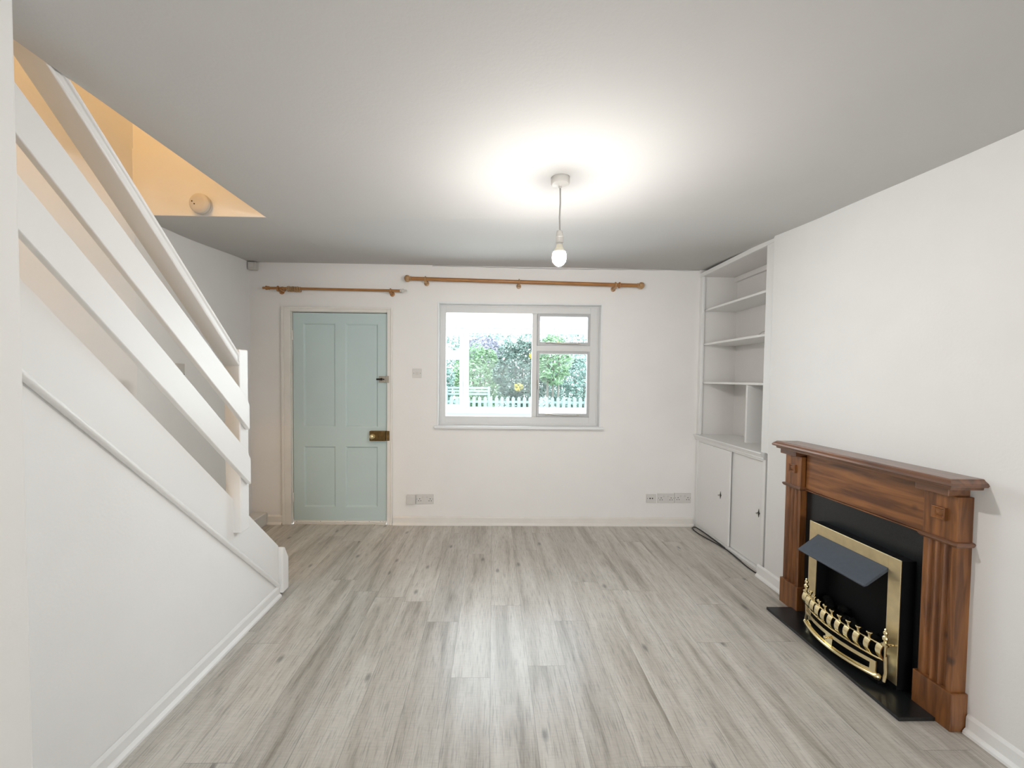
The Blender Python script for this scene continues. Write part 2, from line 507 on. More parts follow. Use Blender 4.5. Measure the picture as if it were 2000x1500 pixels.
skirting('baseboard_back', (-0.895, YB, 0), (1.845, YB, 0), (0, -1, 0))
skirting('baseboard_corner', (-2.017, YB, 0), (-1.885, YB, 0), (0, -1, 0), h=0.085)
skirting('baseboard_right', (XR, 1.419, 0), (XR, YF, 0), (-1, 0, 0), h=0.075, t=.010, m='gloss')
skirting('baseboard_breast', (XR, 2.600, 0), (XR, 2.318, 0), (-1, 0, 0), h=0.085, t=.010, m='gloss')
skirting('baseboard_left', (-1.290, 2.343, 0), (-1.290, 0.922, 0), (1, 0, 0), h=0.070, t=.010, m='gloss')

# cracked paper line where the back wall meets the ceiling
pts = []
for i in range(41):
    x = -0.55 + 2.4 * i / 40
    pts.append((x, YB - 0.004, ceil_z(x, YB) - 0.006 - 0.007 * math.exp(-((x - 0.5) / 0.55) ** 2) + 0.002 * math.sin(i * 1.3)))
MB().tube(pts, 0.0035, 6).build('trim_2', M['ceil'], kind='structure', smooth=True)

# ------------------------------------------------------------------ staircase
st = thing('staircase', (-1.70, 2.40, 0), 'white painted staircase with open plank banister rising along the left wall', 'staircase')
# plastered panel under the string
MB().prism([(0.9215, 0), (2.345, 0), (2.345, 0.055), (0.9215, 1.491)], 0, -1.335, -1.292).build('wall_stair', M['wall_lightened'], kind='structure')
MB().prism([(2.345, 0.062), (2.345, 0.312), (0.925, 1.766), (0.925, 1.495)], 0, -1.335, -1.288).build('stringer', M['gloss'], st, bevel=0.003)
MB().tube([(-1.286, 2.343, 0.064), (-1.286, 1.6, 0.814), (-1.286, 0.93, 1.490)], 0.011, 10).build('beading', M['gloss'], st, smooth=True)
MB().prism([(2.345, 0.02), (2.412, 0.02), (2.412, 0.215), (2.372, 0.292), (2.345, 0.305)], 0, -1.335, -1.262).build('end_cap', M['gloss'], st, bevel=0.006, seg=3)
MB().box(-1.325, -1.250, 1.940, 2.008, 0.552, 1.467).build('newel_post', M['gloss'], st, bevel=0.004)
# two broad rails fixed to the room side of the post
MB().prism([(1.984, 1.064), (1.984, 1.192), (1.940, 1.250), (0.925, 2.187), (0.925, 2.058)], 0, -1.250, -1.228).build('rail', M['gloss'], st, bevel=0.003)
MB().prism([(1.990, 0.785), (1.990, 0.915), (1.955, 0.968), (0.925, 1.961), (0.925, 1.817)], 0, -1.250, -1.228).build('rail', M['gloss'], st, bevel=0.003)
# handrail with moulded sides, running up through the stair opening
prof = [(-1.325, 0), (-1.250, 0), (-1.247, .008), (-1.250, .018), (-1.256, .022), (-1.256, .046), (-1.250, .050), (-1.248, .060), (-1.254, .068), (-1.275, .073), (-1.300, .073), (-1.320, .068), (-1.325, .058)]


def hr(y, dz=0):
    return [(x, y, 1.384 + 1.005 * (1.940 - y) + z + dz) for x, z in prof]


MB().loft([hr(1.940), hr(0.85)]).build('handrail', M['gloss'], st, bevel=0.002)
# treads and risers between string and wall
for i in range(11):
    z1 = 0.215 * (i + 1); y0 = 2.36 - 0.212 * i
    if z1 > 2.6: break
    MB().box(-1.949, -1.336, y0 - 0.235, y0 + 0.015, z1 - 0.025, z1).build('tread', M['stair'], st, bevel=0.004)
    MB().box(-1.949, -1.336, y0 - 0.012, y0 - 0.002, z1 - 0.19, z1 - 0.026).build('riser', M['stair'], st)
# low bottom step squeezed into the corner by the door
MB().prism([(-2.100, 3.12), (-2.158, 3.50), (-2.018, 3.50), (-2.018, 3.12)], 2, 0, 0.112).build('corner_step', M['stair'], st, bevel=0.008, seg=3)

# ------------------------------------------------------------------ door 1 (pale teal back door)
d = thing('door_1', (-1.375, 3.53, 0), kind='structure')
b = MB()
b.box(-1.83, -1.797, 3.512, 3.62, 0, 1.93).box(-0.953, -0.925, 3.512, 3.62, 0, 1.93).box(-1.797, -0.953, 3.512, 3.62, 1.909, 1.93)
b.box(-1.797, -1.780, 3.566, 3.585, 0, 1.909).box(-0.970, -0.953, 3.566, 3.585, 0, 1.909).box(-1.78, -0.97, 3.566, 3.585, 1.888, 1.909)
b.build('door_frame', M['cream'], d, bevel=0.002)
b = MB()
b.box(-1.878, -1.803, 3.492, YB, 0, 1.948).box(-0.948, -0.902, 3.492, YB, 0, 1.948).box(-1.803, -0.948, 3.492, YB, 1.911, 1.948)
b.box(-1.881, -1.858, 3.484, 3.492, 0, 1.951).box(-0.914, -0.899, 3.484, 3.492, 0, 1.951).box(-1.858, -0.914, 3.484, 3.492, 1.934, 1.951)
b.build('architrave', M['cream'], d, bevel=0.003)
x0, x1, z0, z1 = -1.792, -0.957, 0.032, 1.903
PX_ = [(-1.702, -1.417), (-1.328, -1.037)]; PZ = [(0.152, 0.706), (0.882, 1.812)]
b = MB(); yf, yb = 3.522, 3.562
b.box(x0, PX_[0][0], yf, yb, z0, z1).box(PX_[0][1], PX_[1][0], yf, yb, z0, z1).box(PX_[1][1], x1, yf, yb, z0, z1)
for a, c in PX_:
    b.box(a, c, yf, yb, z0, PZ[0][0]).box(a, c, yf, yb, PZ[0][1], PZ[1][0]).box(a, c, yf, yb, PZ[1][1], z1)
leaf = b.build('door_leaf', M['teal'], d)
for a, c in PX_:
    for e, g in PZ:
        MB().recess(a, c, e, g, yf, 0.014, 0.013).build('door_panel', M['teal'], leaf)
b = MB(); b.box(-1.79, -0.96, 3.512, 3.56, 0.010, 0.031); b.box(-1.79, -0.96, 3.505, 3.56, 0.0, 0.008)
wb = b.build('threshold', M['cream'], d, bevel=0.002)
for x in (-1.765, -1.55, -1.33, -1.11, -1.01, -0.985):
    MB().lathe((x, 3.5125, 0.024), (0, -1, 0), [(0, .003), (.002, .002)], 8).build('screw', M['hole'], wb)
for z in (0.20, 1.66):
    MB().box(-1.806, -1.790, 3.512, 3.520, z, z + .085).lathe((-1.797, 3.510, z), (0, 0, 1), [(0, .005), (.085, .005)], 8).build('hinge', M['cream'], d)
# upper night latch
lt = MB().box(-1.022, -0.962, 3.498, 3.522, 1.288, 1.343).build('night_latch', M['steel'], d, bevel=0.004)
MB().box(-0.958, -0.928, 3.488, 3.494, 1.286, 1.345).box(-0.962, -0.945, 3.490, 3.50, 1.300, 1.331).build('keep', M['steel'], lt, bevel=0.002)
MB().lathe((-0.998, 3.498, 1.316), (0, -1, 0), [(0, .012), (.012, .012), (.016, .009)], 16).box(-1.040, -1.0, 3.480, 3.492, 1.308, 1.324).lathe((-0.978, 3.498, 1.316), (0, -1, 0), [(0, .006), (.006, .006)], 12).build('latch_handle', M['bronze'], lt)
# brass rim lock
lk = MB().box(-1.103, -0.962, 3.486, 3.522, 0.762, 0.852).build('rim_lock', M['oldbrass'], d, bevel=0.004)
MB().box(-1.098, -0.967, 3.482, 3.486, 0.838, 0.842).box(-1.098, -0.967, 3.482, 3.486, 0.768, 0.771).build('lock_rim', M['oldbrass'], lk)
MB().box(-0.956, -0.924, 3.482, 3.494, 0.766, 0.854).build('keep', M['oldbrass'], lk, bevel=0.003)
MB().lathe((-1.072, 3.486, 0.806), (0, -1, 0), [(0, .022), (.003, .021), (.004, .009), (.016, .008), (.022, .017), (.032, .0205), (.038, .017), (.042, .006)], 24).build('knob', M['brass'], lk, smooth=True)
MB().lathe((-1.014, 3.486, 0.806), (0, -1, 0), [(0, .015), (.003, .014), (.004, .007), (.0045, .003)], 20).build('keyhole_cover', M['oldbrass'], lk, smooth=True)

# ------------------------------------------------------------------ window 1 (back window)
w = thing('window_1', (0.24, 3.58, 0.90), kind='structure')
b = MB()   # lining boards
b.box(-0.503, -0.490, 3.502, 3.585, 0.905, 2.015).box(0.965, 0.978, 3.502, 3.585, 0.905, 2.015).box(-0.49, 0.965, 3.502, 3.585, 2.001, 2.015)
b.build('lining', M['upvc'], w, bevel=0.002)
MB().box(-0.525, 1.000, 3.468, 3.585, 0.882, 0.905).build('window_sill', M['upvc'], w, bevel=0.004, seg=3)
b = MB(); f0, f1 = 3.585, 3.645
b.box(-0.490, -0.437, f0, f1, 0.905, 2.001).box(0.890, 0.965, f0, f1, 0.905, 2.001)
b.box(-0.437, 0.890, f0, f1, 1.933, 2.001).box(-0.437, 0.890, f0, f1, 0.905, 0.983)
b.box(0.357, 0.400, f0, f1, 0.983, 1.933).box(0.400, 0.890, f0, f1, 1.590, 1.640)
b.box(-0.490, -0.478, f0 - .006, f0, 0.905, 2.001).box(0.953, 0.965, f0 - .006, f0, 0.905, 2.001).box(-0.478, 0.953, f0 - .006, f0, 1.989, 2.001).box(-0.478, 0.953, f0 - .006, f0, 0.905, 0.918)
b.build('window_frame', M['winshade'], w, bevel=0.002)
MB().box(-0.437, 0.357, 3.612, 3.616, 0.983, 1.933).build('pane', M['glass'], w)


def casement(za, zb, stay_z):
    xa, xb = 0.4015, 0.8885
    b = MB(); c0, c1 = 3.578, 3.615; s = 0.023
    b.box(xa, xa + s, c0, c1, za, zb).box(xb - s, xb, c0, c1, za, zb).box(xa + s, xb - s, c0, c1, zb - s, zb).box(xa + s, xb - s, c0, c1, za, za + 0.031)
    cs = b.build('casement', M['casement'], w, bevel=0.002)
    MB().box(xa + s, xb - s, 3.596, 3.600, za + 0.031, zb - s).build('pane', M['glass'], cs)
    MB().tube([(0.48, 3.570, stay_z + .006), (0.52, 3.566, stay_z + .010), (0.56, 3.564, stay_z + .003), (0.66, 3.564, stay_z), (0.78, 3.566, stay_z)], 0.0045, 8).box(0.775, 0.795, 3.565, 3.578, stay_z - .006, stay_z + .010).build('casement_stay', M['steel'], cs, smooth=True)
    return cs


casement(1.642, 1.930, 1.658)
cs = casement(0.985, 1.588, 1.001)
MB().box(0.404, 0.414, 3.562, 3.578, 1.27, 1.33).tube([(0.409, 3.566, 1.325), (0.407, 3.556, 1.30), (0.412, 3.552, 1.24)], 0.005, 8).build('fastener', M['steel'], cs)

# ------------------------------------------------------------------ conservatory beyond the window
CY = 6.2
MB().box(-4, 4.5, 3.66, CY + .2, -0.08, -0.02).build('floor_conservatory', M['patio'], kind='structure')
MB().box(-4, 4.5, CY, CY + 0.15, -0.02, 0.80).build('wall_conservatory', M['upvc'], kind='structure')
c = thing('window_2', (0.3, CY, 0.8), kind='structure')
MB().box(-4, 4.5, CY - 0.28, CY + 0.16, 0.80, 0.825).build('window_sill', M['upvc'], c, bevel=0.004)
b = MB()
b.box(-4, 4.5, CY, CY + .07, 0.825, 0.87).box(-4, 4.5, CY, CY + .07, 2.045, 2.12)
for x in (-3.2, -1.85, -0.475, 1.52, 3.0):
    b.box(x, x + 0.085, CY, CY + .07, 0.87, 2.045)
b.box(-1.765, -0.475, CY, CY + .07, 1.66, 1.73)
b.build('window_frame', M['upvc'], c, bevel=0.004)
b = MB()
for za, zb in ((0.87, 1.66), (1.73, 2.045)):
    b2 = MB(); xa, xb = -1.76, -0.48; s = 0.055
    b2.box(xa, xa + s, CY - .012, CY + .05, za, zb).box(xb - s, xb, CY - .012, CY + .05, za, zb).box(xa + s, xb - s, CY - .012, CY + .05, zb - s * .7, zb).box(xa + s, xb - s, CY - .012, CY + .05, za, za + s * .7)
    b2.build('casement', M['upvc'], c, bevel=0.004)
b.bm.free()
MB().box(-3.9, 4.4, CY + .03, CY + .034, 0.87, 2.045).build('pane', M['glass'], c)
MB().tube([(-0.52, CY - .02, 1.20), (-0.515, CY - .05, 1.17), (-0.52, CY - .05, 1.08)], 0.008, 8).build('handle', M['upvc'], c)
# roof: opal sheets on bars with an eaves beam
r = thing('ceiling_conservatory', (0.3, CY, 2.1), kind='structure')
MB().prism([(3.66, 2.62), (3.66, 2.63), (CY + .1, 2.155), (CY + .1, 2.145)], 0, -4, 4.5).build('roof_sheet', M['sheet'], r)
for x in (-3.0, -2.1, -1.15, -0.25, 0.66, 1.56, 2.46, 3.4):
    MB().prism([(3.66, 2.585), (3.66, 2.62), (CY + .1, 2.143), (CY + .1, 2.108)], 0, x, x + .035).build('glazing_bar', M['upvc'], r, bevel=0.003)
MB().box(-4, 4.5, CY - .07, CY + .12, 2.085, 2.143).box(-4, 4.5, CY - .10, CY - .07, 2.112, 2.13).build('eaves_beam', M['upvc'], r, bevel=0.004)
MB().box(-4, 4.5, 3.66, 3.70, 2.52, 2.66).build('wall_plate', M['upvc'], r)

# small lights clipped to the beam
for x, s in ((-0.545, 1.0), (-0.03, 1.0), (0.98, 0.9), (1.45, 0.9)):
    o = MB().lathe((x, CY - .115, 2.075), (0, 0, 1), [(0, .006), (.012, .026 * s), (.030, .030 * s), (.046, .016), (.052, .014), (.060, .014)], 14).build('festoon_bulb', M['upvc'], smooth=True, cat='bulb', group='string lights under the conservatory beam')
    o['label'] = {-0.545: 'small white string light on the conservatory beam, directly above the mullion', -0.03: 'small white string light midway along the beam in the fixed pane',
                  0.98: 'small white string light seen through left of the top opening pane', 1.45: 'small white string light seen through right of the top opening pane'}[x]
MB().tube([(-1.6, CY - .113, 2.105)] + [(-1.6 + .1 * i, CY - .113, 2.118 - .010 * abs(math.sin(i * .62))) for i in range(1, 34)], 0.003, 6).build('light_string', M['fence'], label='thin cord of the string lights drooping along the conservatory beam', cat='string lights')
MB().lathe((0.41, CY - .16, 2.045), (0, 0, 1), [(0, .01), (.012, .045), (.04, .064), (.07, .062), (.095, .04), (.105, .018), (.12, .016)], 20).build('paper_globe', M['upvc'], smooth=True, label='large round white globe lantern hanging at the conservatory beam', cat='lantern')


# ------------------------------------------------------------------ garden
MB().box(-9, 10, CY + .2, 16, -0.12, -0.06).build('floor_garden', M['lawn'], kind='structure')


def leaves(name, c, size, n, m, leaf=0.05, parent=None, box=False):
    b = MB(); rnd = random.Random(hash((round(c[0], 2), n)) % 9999)
    for _ in range(n):
        while True:
            p = Vector((rnd.uniform(-1, 1), rnd.uniform(-1, 1), rnd.uniform(-1, 1)))
            if box or p.length <= 1: break
        if not box:
            p = p.normalized() * (p.length ** 0.45)
            p *= 1 + 0.12 * math.sin(p.x * 7 + c[0]) * math.cos(p.z * 9)
        q = Vector((c[0] + p.x * size[0], c[1] + p.y * size[1], c[2] + p.z * size[2]))
        a = Vector((rnd.gauss(0, 1), rnd.gauss(0, 1), rnd.gauss(0, .6))).normalized(); e = a.orthogonal().normalized()
        s = leaf * rnd.uniform(.6, 1.3)
        vs = [b.bm.verts.new(q + a * s), b.bm.verts.new(q + e * s * .45), b.bm.verts.new(q - a * s), b.bm.verts.new(q - e * s * .45)]
        b.bm.faces.new(vs)
    return b.build(name, m, parent, recalc=False)


def plant(name, loc, size, n, m, lab, cat, leaf=0.05, box=False, blossom=None):
    t = thing(name, (loc[0], loc[1], -0.06), lab, cat)
    leaves('foliage', (loc[0], loc[1], loc[2]), size, n, m, leaf, t, box)
    b = MB()
    for k in range(3):
        b.tube([(loc[0] + .05 * k, loc[1], -0.06), (loc[0] + .12 * (k - 1), loc[1] + .03, loc[2] * .5), (loc[0] + .3 * (k - 1) * size[0], loc[1], loc[2] + size[2] * .4)], [.04, .03, .012], 7)
    b.build('stem', M['trunk'], t)
    if blossom:
        for (dx, dz) in blossom:
            leaves('blossom', (loc[0] + dx, loc[1] - size[1] * .95, loc[2] + dz), (.09, .05, .09), 60, M['yellow'], 0.04, t)
    return t


plant('hedge', (0.6, 12.7, 1.35), (6.2, .6, 1.5), 30000, M['leafa'], 'tall clipped pale green hedge filling the far end of the garden', 'hedge', 0.062, box=True)
plant('shrub', (-0.35, 10.4, 1.25), (.75, .40, .95), 6000, M['leafb'], 'mid green bushy shrub right of the mullion, in front of the hedge', 'shrub', 0.045)
plant('shrub', (-0.25, 11.4, 2.05), (.60, .35, .50), 3000, M['leafc'], 'shrub with purple tinged top leaves rising behind the green bush', 'shrub', 0.045)
plant('shrub', (0.72, 9.45, 1.45), (.72, .33, .85), 6500, M['leafd'], 'dark leaved shrub with yellow flowers left of the window mullion', 'shrub', 0.045, blossom=[(-.12, -.32), (.22, .42)])
plant('shrub', (-1.55, 9.4, 1.0), (.60, .45, .95), 4500, M['leafa'], 'bluish green shrub seen behind the conservatory casement, yellow flowers at its foot', 'shrub', 0.055, blossom=[(.05, -.55), (-.1, -.45)])
plant('shrub', (2.45, 10.45, 1.05), (.95, .4, .95), 6500, M['leafa'], 'pale feathery shrub filling the lower opening pane', 'shrub', 0.045)
plant('young_tree', (1.35, 8.75, 1.75), (.42, .22, .60), 1400, M['leafb'], 'young tree with arching branches and yellow blossom at its crown', 'tree', 0.055, blossom=[(-.15, .25), (.1, .30)])

fn = thing('picket_fence', (-0.1, 8.3, -0.06), 'low pale blue picket fence running across the garden behind the window', 'fence')
MB().box(-1.9, 2.6, 8.32, 8.35, 0.25, 0.30).box(-1.9, 2.6, 8.32, 8.35, 0.80, 0.85).build('cross_rail', M['fence'], fn)
for i in range(38):
    x = -1.88 + 0.12 * i
    MB().prism([(x, -0.06), (x + .07, -0.06), (x + .07, .91), (x + .035, .945), (x, .91)], 1, 8.30, 8.32).build('picket', M['fence'], fn)
bn = thing('garden_bench', (-0.6, 8.8, -0.06), 'pale blue slatted garden bench half hidden behind the fence', 'bench')
for z in (.94, 1.01, 1.08):
    MB().box(-1.05, -0.10, 8.95, 8.97, z, z + .045).build('back_slat', M['fence'], bn)
for x in (-1.09, -0.12):
    MB().box(x, x + .05, 8.92, 8.99, -0.06, 1.14).build('leg', M['fence'], bn)
MB().box(-1.05, -0.10, 8.5, 8.92, .38, .42).build('seat', M['fence'], bn)

# ------------------------------------------------------------------ alcove bookcase and cupboard
bc = thing('alcove_bookcase', (1.90, 3.05, 0.845), 'white built in bookcase with four bays in the alcove right of the window', 'bookcase')
b = MB()
b.box(1.860, 1.885, 3.468, 3.509, 0.846, 2.262).box(1.860, 1.885, 2.585, 2.652, 0.846, 2.262)
b.box(1.857, 1.885, 2.570, 3.509, 2.262, 2.298)
b.build('face_frame', M['gloss'], bc, bevel=0.003)
MB().box(1.844, 1.886, 2.549, 2.568, 0.846, 2.290).build('edge_batten', M['gloss'], bc, bevel=0.003)
MB().box(1.886, 2.199, 2.549, 2.640, 0.848, 2.288).build('side_panel', M['wallb_lightened'], bc)
for z, y0, y1, xf in ((1.975, 2.641, 3.509, 1.900), (1.668, 2.641, 3.509, 1.892), (1.325, 2.641, 3.509, 1.892)):
    MB().box(xf, 2.198, y0, y1, z - .018, z).build('shelf', M['gloss'], bc, bevel=0.003)
MB().box(1.90, 2.198, 2.874, 2.892, 0.872, 1.306).build('divider', M['gloss'], bc, bevel=0.002)
MB().box(1.886, 2.198, 2.641, 3.509, 2.268, 2.282).box(2.17, 2.198, 2.641, 3.509, 2.225, 2.266).build('top_board', M['wallb_lightened'], bc)
# small bracket left on the second shelf
MB().box(1.93, 1.96, 2.70, 2.735, 1.669, 1.675).tube([(1.945, 2.73, 1.675), (1.945, 2.76, 1.695), (1.945, 2.80, 1.692), (1.945, 2.84, 1.672)], 0.003, 6).lathe((1.945, 2.705, 1.675), (0, 0, 1), [(0, .012), (.014, .012), (.016, .006)], 12).build(
    'wire_clip', M['plasticg'], label='tiny white wire clip lying at the right end of the second shelf', cat='clip')

cu = thing('alcove_cupboard', (1.87, 3.05, 0), 'white low cupboard with two sliding doors under the alcove bookcase', 'cupboard')
b = MB()
b.box(1.860, 1.895, 3.470, 3.509, 0, 0.80).box(1.860, 1.895, 2.602, 2.632, 0, 0.80).box(1.860, 1.895, 2.632, 3.47, 0.785, 0.80)
b.box(1.861, 1.915, 2.632, 3.47, 0, 0.024)
b.build('face_frame', M['gloss'], cu, bevel=0.003)
MB().loft([[(x, y, z) for x, z in ((1.835, .832), (1.828, .840), (1.832, .846), (2.195, .846), (2.195, .800), (1.850, .800), (1.848, .815), (1.842, .820))] for y in (2.612, 3.508)]).build('countertop', M['gloss'], cu, bevel=0.002)
MB().box(2.0, 2.198, 2.61, 3.50, 0.02, 0.05).box(2.17, 2.19, 2.61, 3.50, 0.05, 0.79).build('carcass', M['gloss'], cu)
for (ya, yb_, xf, hy) in ((3.000, 3.468, 1.862, 3.112), (2.633, 3.020, 1.8860, 2.690)):
    dr = MB().box(xf, xf + .014, ya, yb_, 0.027, 0.783).build('sliding_door', M['gloss'], cu, bevel=0.002)
    zc = 0.404
    pl = [(hy + .012 * s_ * math.cos(a) if False else hy + r_ * math.cos(a), zc + 2.1 * r_ * math.sin(a)) for s_, (r_, a) in
          enumerate([(.014, PI / 2), (.006, PI * .3), (.011, 0.0), (.006, -PI * .3), (.014, -PI / 2), (.006, -PI * .7), (.011, PI), (.006, PI * .7)])]
    pb = MB().prism(pl, 0, xf - .003, xf).build('handle_plate', M['bronze'], dr)
    MB().lathe((xf - .003, hy, zc), (-1, 0, 0), [(0, .004), (.010, .003), (.014, .006), (.018, .004)], 12).build('pull', M['steel'], pb, smooth=True)

MB().tube([(1.847, 2.585, .006), (1.835, 2.64, .005), (1.833, 2.714, .005), (1.840, 2.80, .005), (1.849, 2.90, .005), (1.852, 2.99, .005), (1.840, 3.10, .005), (1.818, 3.20, .005), (1.799, 3.30, .005),
           (1.796, 3.38, .005), (1.808, 3.44, .005), (1.832, 3.462, .005), (1.848, 3.45, .006), (1.8535, 3.38, .008), (1.8535, 3.24, .010), (1.8535, 3.10, .010), (1.8535, 3.02, .007)], 0.0045, 8).build(
    'power_cable', M['cable'], smooth=True, label='black cable looped on the floor along the cupboard doors', cat='cable')

# ------------------------------------------------------------------ fireplace
XW = XR - 0.0005
fs = thing('fireplace_surround', (1.80, 1.85, 0), 'brown stained pine fireplace surround with fluted legs and mantel shelf', 'fireplace surround')


def profile_ring(y0, y1, prof):
    """rectangular stack with a moulded edge: prof = (overhang, z); back stays on the wall"""
    rings = []
    for o_, z in prof:
        rings.append([(XW, y0 - o_, z), (1.705 - o_, y0 - o_, z), (1.705 - o_, y1 + o_, z), (XW, y1 + o_, z)])
    return rings


MB().loft(profile_ring(1.408, 2.292, [(.002, .940), (.004, .950), (.016, .953), (.020, .960), (.016, .968), (.006, .976), (.004, .980), (0, .982)])).build('mantel_shelf', M['shelf'], fs)
MB().box(1.792, XW, 1.555, 2.175, 0.722, 0.940).build('frieze', M['piney'], fs, bevel=0.002)
MB().box(1.786, 1.794, 1.56, 2.17, 0.716, 0.7215).build('frieze_bead', M['piney'], fs)


def flutes(y0, y1, xf):
    n = 3; m_ = 0.016; pts_ = [(XW, y0), (xf, y0)]
    step = (y1 - y0 - 2 * m_) / n
    for i in range(n):
        a = y0 + m_ + i * step
        for k in range(7):
            t = k / 6
            pts_.append((xf + 0.014 * math.sin(PI * t), a + step * (0.06 + 0.88 * t)))
    pts_ += [(xf, y1), (XW, y1)]
    return pts_


for (y0, y1, outer) in ((2.185, 2.300, 1), (1.432, 1.548, -1)):
    MB().prism(flutes(y0, y1, 1.772), 2, 0.148, 0.712).build('pilaster', M['pinez'], fs)
    MB().box(1.762, XW, y0 - .010, y1 + .012, 0.0, 0.148).build('plinth', M['pinez'], fs, bevel=0.003)
    cap = MB().box(1.768, XW, y0 - .001, y1 + .001, 0.726, 0.905).build('corner_block', M['pinez'], fs, bevel=0.002)
    yc = (y0 + y1) / 2; zc = 0.828
    q = MB()
    q.loft([[(1.768, yc - .024, zc - .024), (1.768, yc + .024, zc - .024), (1.768, yc + .024, zc + .024), (1.768, yc - .024, zc + .024)],
            [(1.758, yc - .024, zc - .024), (1.758, yc + .024, zc - .024), (1.758, yc + .024, zc + .024), (1.758, yc - .024, zc + .024)],
            [(1.758, yc - .019, zc - .019), (1.758, yc + .019, zc - .019), (1.758, yc + .019, zc + .019), (1.758, yc - .019, zc + .019)],
            [(1.764, yc - .013, zc - .013), (1.764, yc + .013, zc - .013), (1.764, yc + .013, zc + .013), (1.764, yc - .013, zc + .013)],
            [(1.757, yc - .003, zc - .003), (1.757, yc + .003, zc - .003), (1.757, yc + .003, zc + .003), (1.757, yc - .003, zc + .003)]])
    q.build('rosette', M['pinez'], cap)
    MB().loft([[(XW, y0 - o_, z), (1.768 - o_, y0 - o_, z), (1.768 - o_, y1 + o_, z), (XW, y1 + o_, z)] for o_, z in
               ((.002, .712), (.006, .714), (.010, .720), (.012, .727), (.008, .731), (.001, .733))]).build('capital', M['shelf'], fs)
    MB().box(1.742, XW, y0 + .012, y1 + .014, 0.905, 0.940).build('cornice_block', M['shelf'], fs, bevel=0.003)

b = MB().box(1.615, 1.7615, 1.470, 2.215, 0, 0.015).box(1.7615, 1.806, 1.561, 2.174, 0, 0.015)
b.build('hearth', M['granite'], label='thin black granite hearth slab on the floor in front of the fire', cat='hearth', bevel=0.0015)
MB().box(1.807, XW, 1.561, 2.174, 0.0155, 0.149).box(1.807, XW, 1.549, 2.184, 0.149, 0.7155).build('back_panel', M['granite'], label='black granite panel behind the electric fire inside the surround', cat='fireplace panel')

ef = thing('electric_fire', (1.74, 1.835, 0.0155), 'inset electric fire with brass frame, slate grey hood and brass grate', 'electric fire')
b = MB()
ya, yb_ = 1.597, 2.073; ia, ib = 1.650, 2.023; zt, izt = 0.582, 0.526
b.box(1.737, 1.742, ya, ia, 0.040, zt).box(1.737, 1.742, ib, yb_, 0.040, zt).box(1.737, 1.742, ia, ib, izt, zt)
b.build('brass_frame', M['brassf'], ef, bevel=0.0012)
b = MB()
b.box(1.7425, 1.8065, 1.600, 1.649, 0.016, 0.578).box(1.7425, 1.8065, 2.024, 2.070, 0.016, 0.578).box(1.7425, 1.8065, 1.649, 2.024, 0.527, 0.578)
b.box(1.800, 1.8065, 1.649, 2.024, 0.016, 0.527).box(1.7425, 1.800, 1.649, 2.024, 0.016, 0.040)
b.build('casing', M['black'], ef, bevel=0.002)
b = MB()
b.prism([(1.742, 0.528), (1.632, 0.447), (1.634, 0.440), (1.650, 0.444), (1.742, 0.510)], 1, 1.652, 2.021)
b.build('hood', M['hood'], ef, bevel=0.0015)
b = MB(); rn = random.Random(3)
for i in range(22):
    c0 = Vector((rn.uniform(1.715, 1.785), rn.uniform(1.67, 2.0), rn.uniform(.11, .20))); rr = rn.uniform(.018, .030)
    bmesh.ops.create_icosphere(b.bm, subdivisions=1, radius=rr, matrix=Matrix.Translation(c0) @ Matrix.Rotation(rn.uniform(0, 3), 4, 'X') @ Matrix.Diagonal((1, rn.uniform(.8, 1.3), rn.uniform(.7, 1), 1)))
o = b.build('coal_bed', M['coal'], ef); o['kind'] = 'stuff'
MB().box(1.715, 1.799, 1.652, 2.02, 0.0405, 0.13).build('burner_box', M['black'], ef)

YC, HW = 1.825, 0.205


def gx(y, base=1.695, bow=.042):
    t = (y - YC) / HW
    return base - bow * (1 - t * t)


gr = MB()
N_ = 24
for z, rad, dx in ((0.203, .0045, 0), (0.136, .0050, .004)):
    gr.tube([(gx(YC - HW + 2 * HW * i / N_) + dx, YC - HW + 2 * HW * i / N_, z) for i in range(N_ + 1)], rad, 8)
grate = gr.build('grate_rail', M['brass'], ef, smooth=True)
for i in range(11):
    y = YC - HW + .004 + (2 * HW - .008) * i / 10; x = gx(y)
    b = MB()
    rings = []
    for k in range(9):
        t = k / 8; z = .137 + (.203 - .137) * t; bx = x - .016 * math.sin(PI * t * .9) + .004 * (1 - t)
        hw = .0100 + .0025 * t
        rings.append([(bx - .002, y - hw, z), (bx - .002, y + hw, z), (bx + .003, y + hw, z), (bx + .003, y - hw, z)])
    b.loft(rings)
    b.build('grate_bar', M['brass'], grate, smooth=True)
    if 0 < i < 10:
        MB().lathe((x, y, .203), (0, 0, 1), [(0, .005), (.008, .0042), (.016, .0048), (.022, .009), (.028, .0115), (.031, .010), (.033, .004)], 12).build('finial', M['brass'], grate, smooth=True)
for y in (YC - HW - .006, YC + HW + .006):
    MB().lathe((1.700, y, .155), (0, 0, 1), [(0, .005), (.045, .006), (.050, .014), (.056, .015), (.062, .007), (.068, .006), (.076, .0115), (.086, .0115), (.093, .005), (.100, .0085), (.108, .0085), (.114, .004), (.119, .006), (.124, .002)], 16).tube([(1.700, y, .206), (1.735, y, .206)], .004, 8).build('andiron', M['brass'], ef, smooth=True)
    MB().tube([(1.702, y, .155), (1.706, y, .08), (1.70, y, .045)], .006, 8).build('foot', M['brassf'], ef, smooth=True)
HWF = 0.190
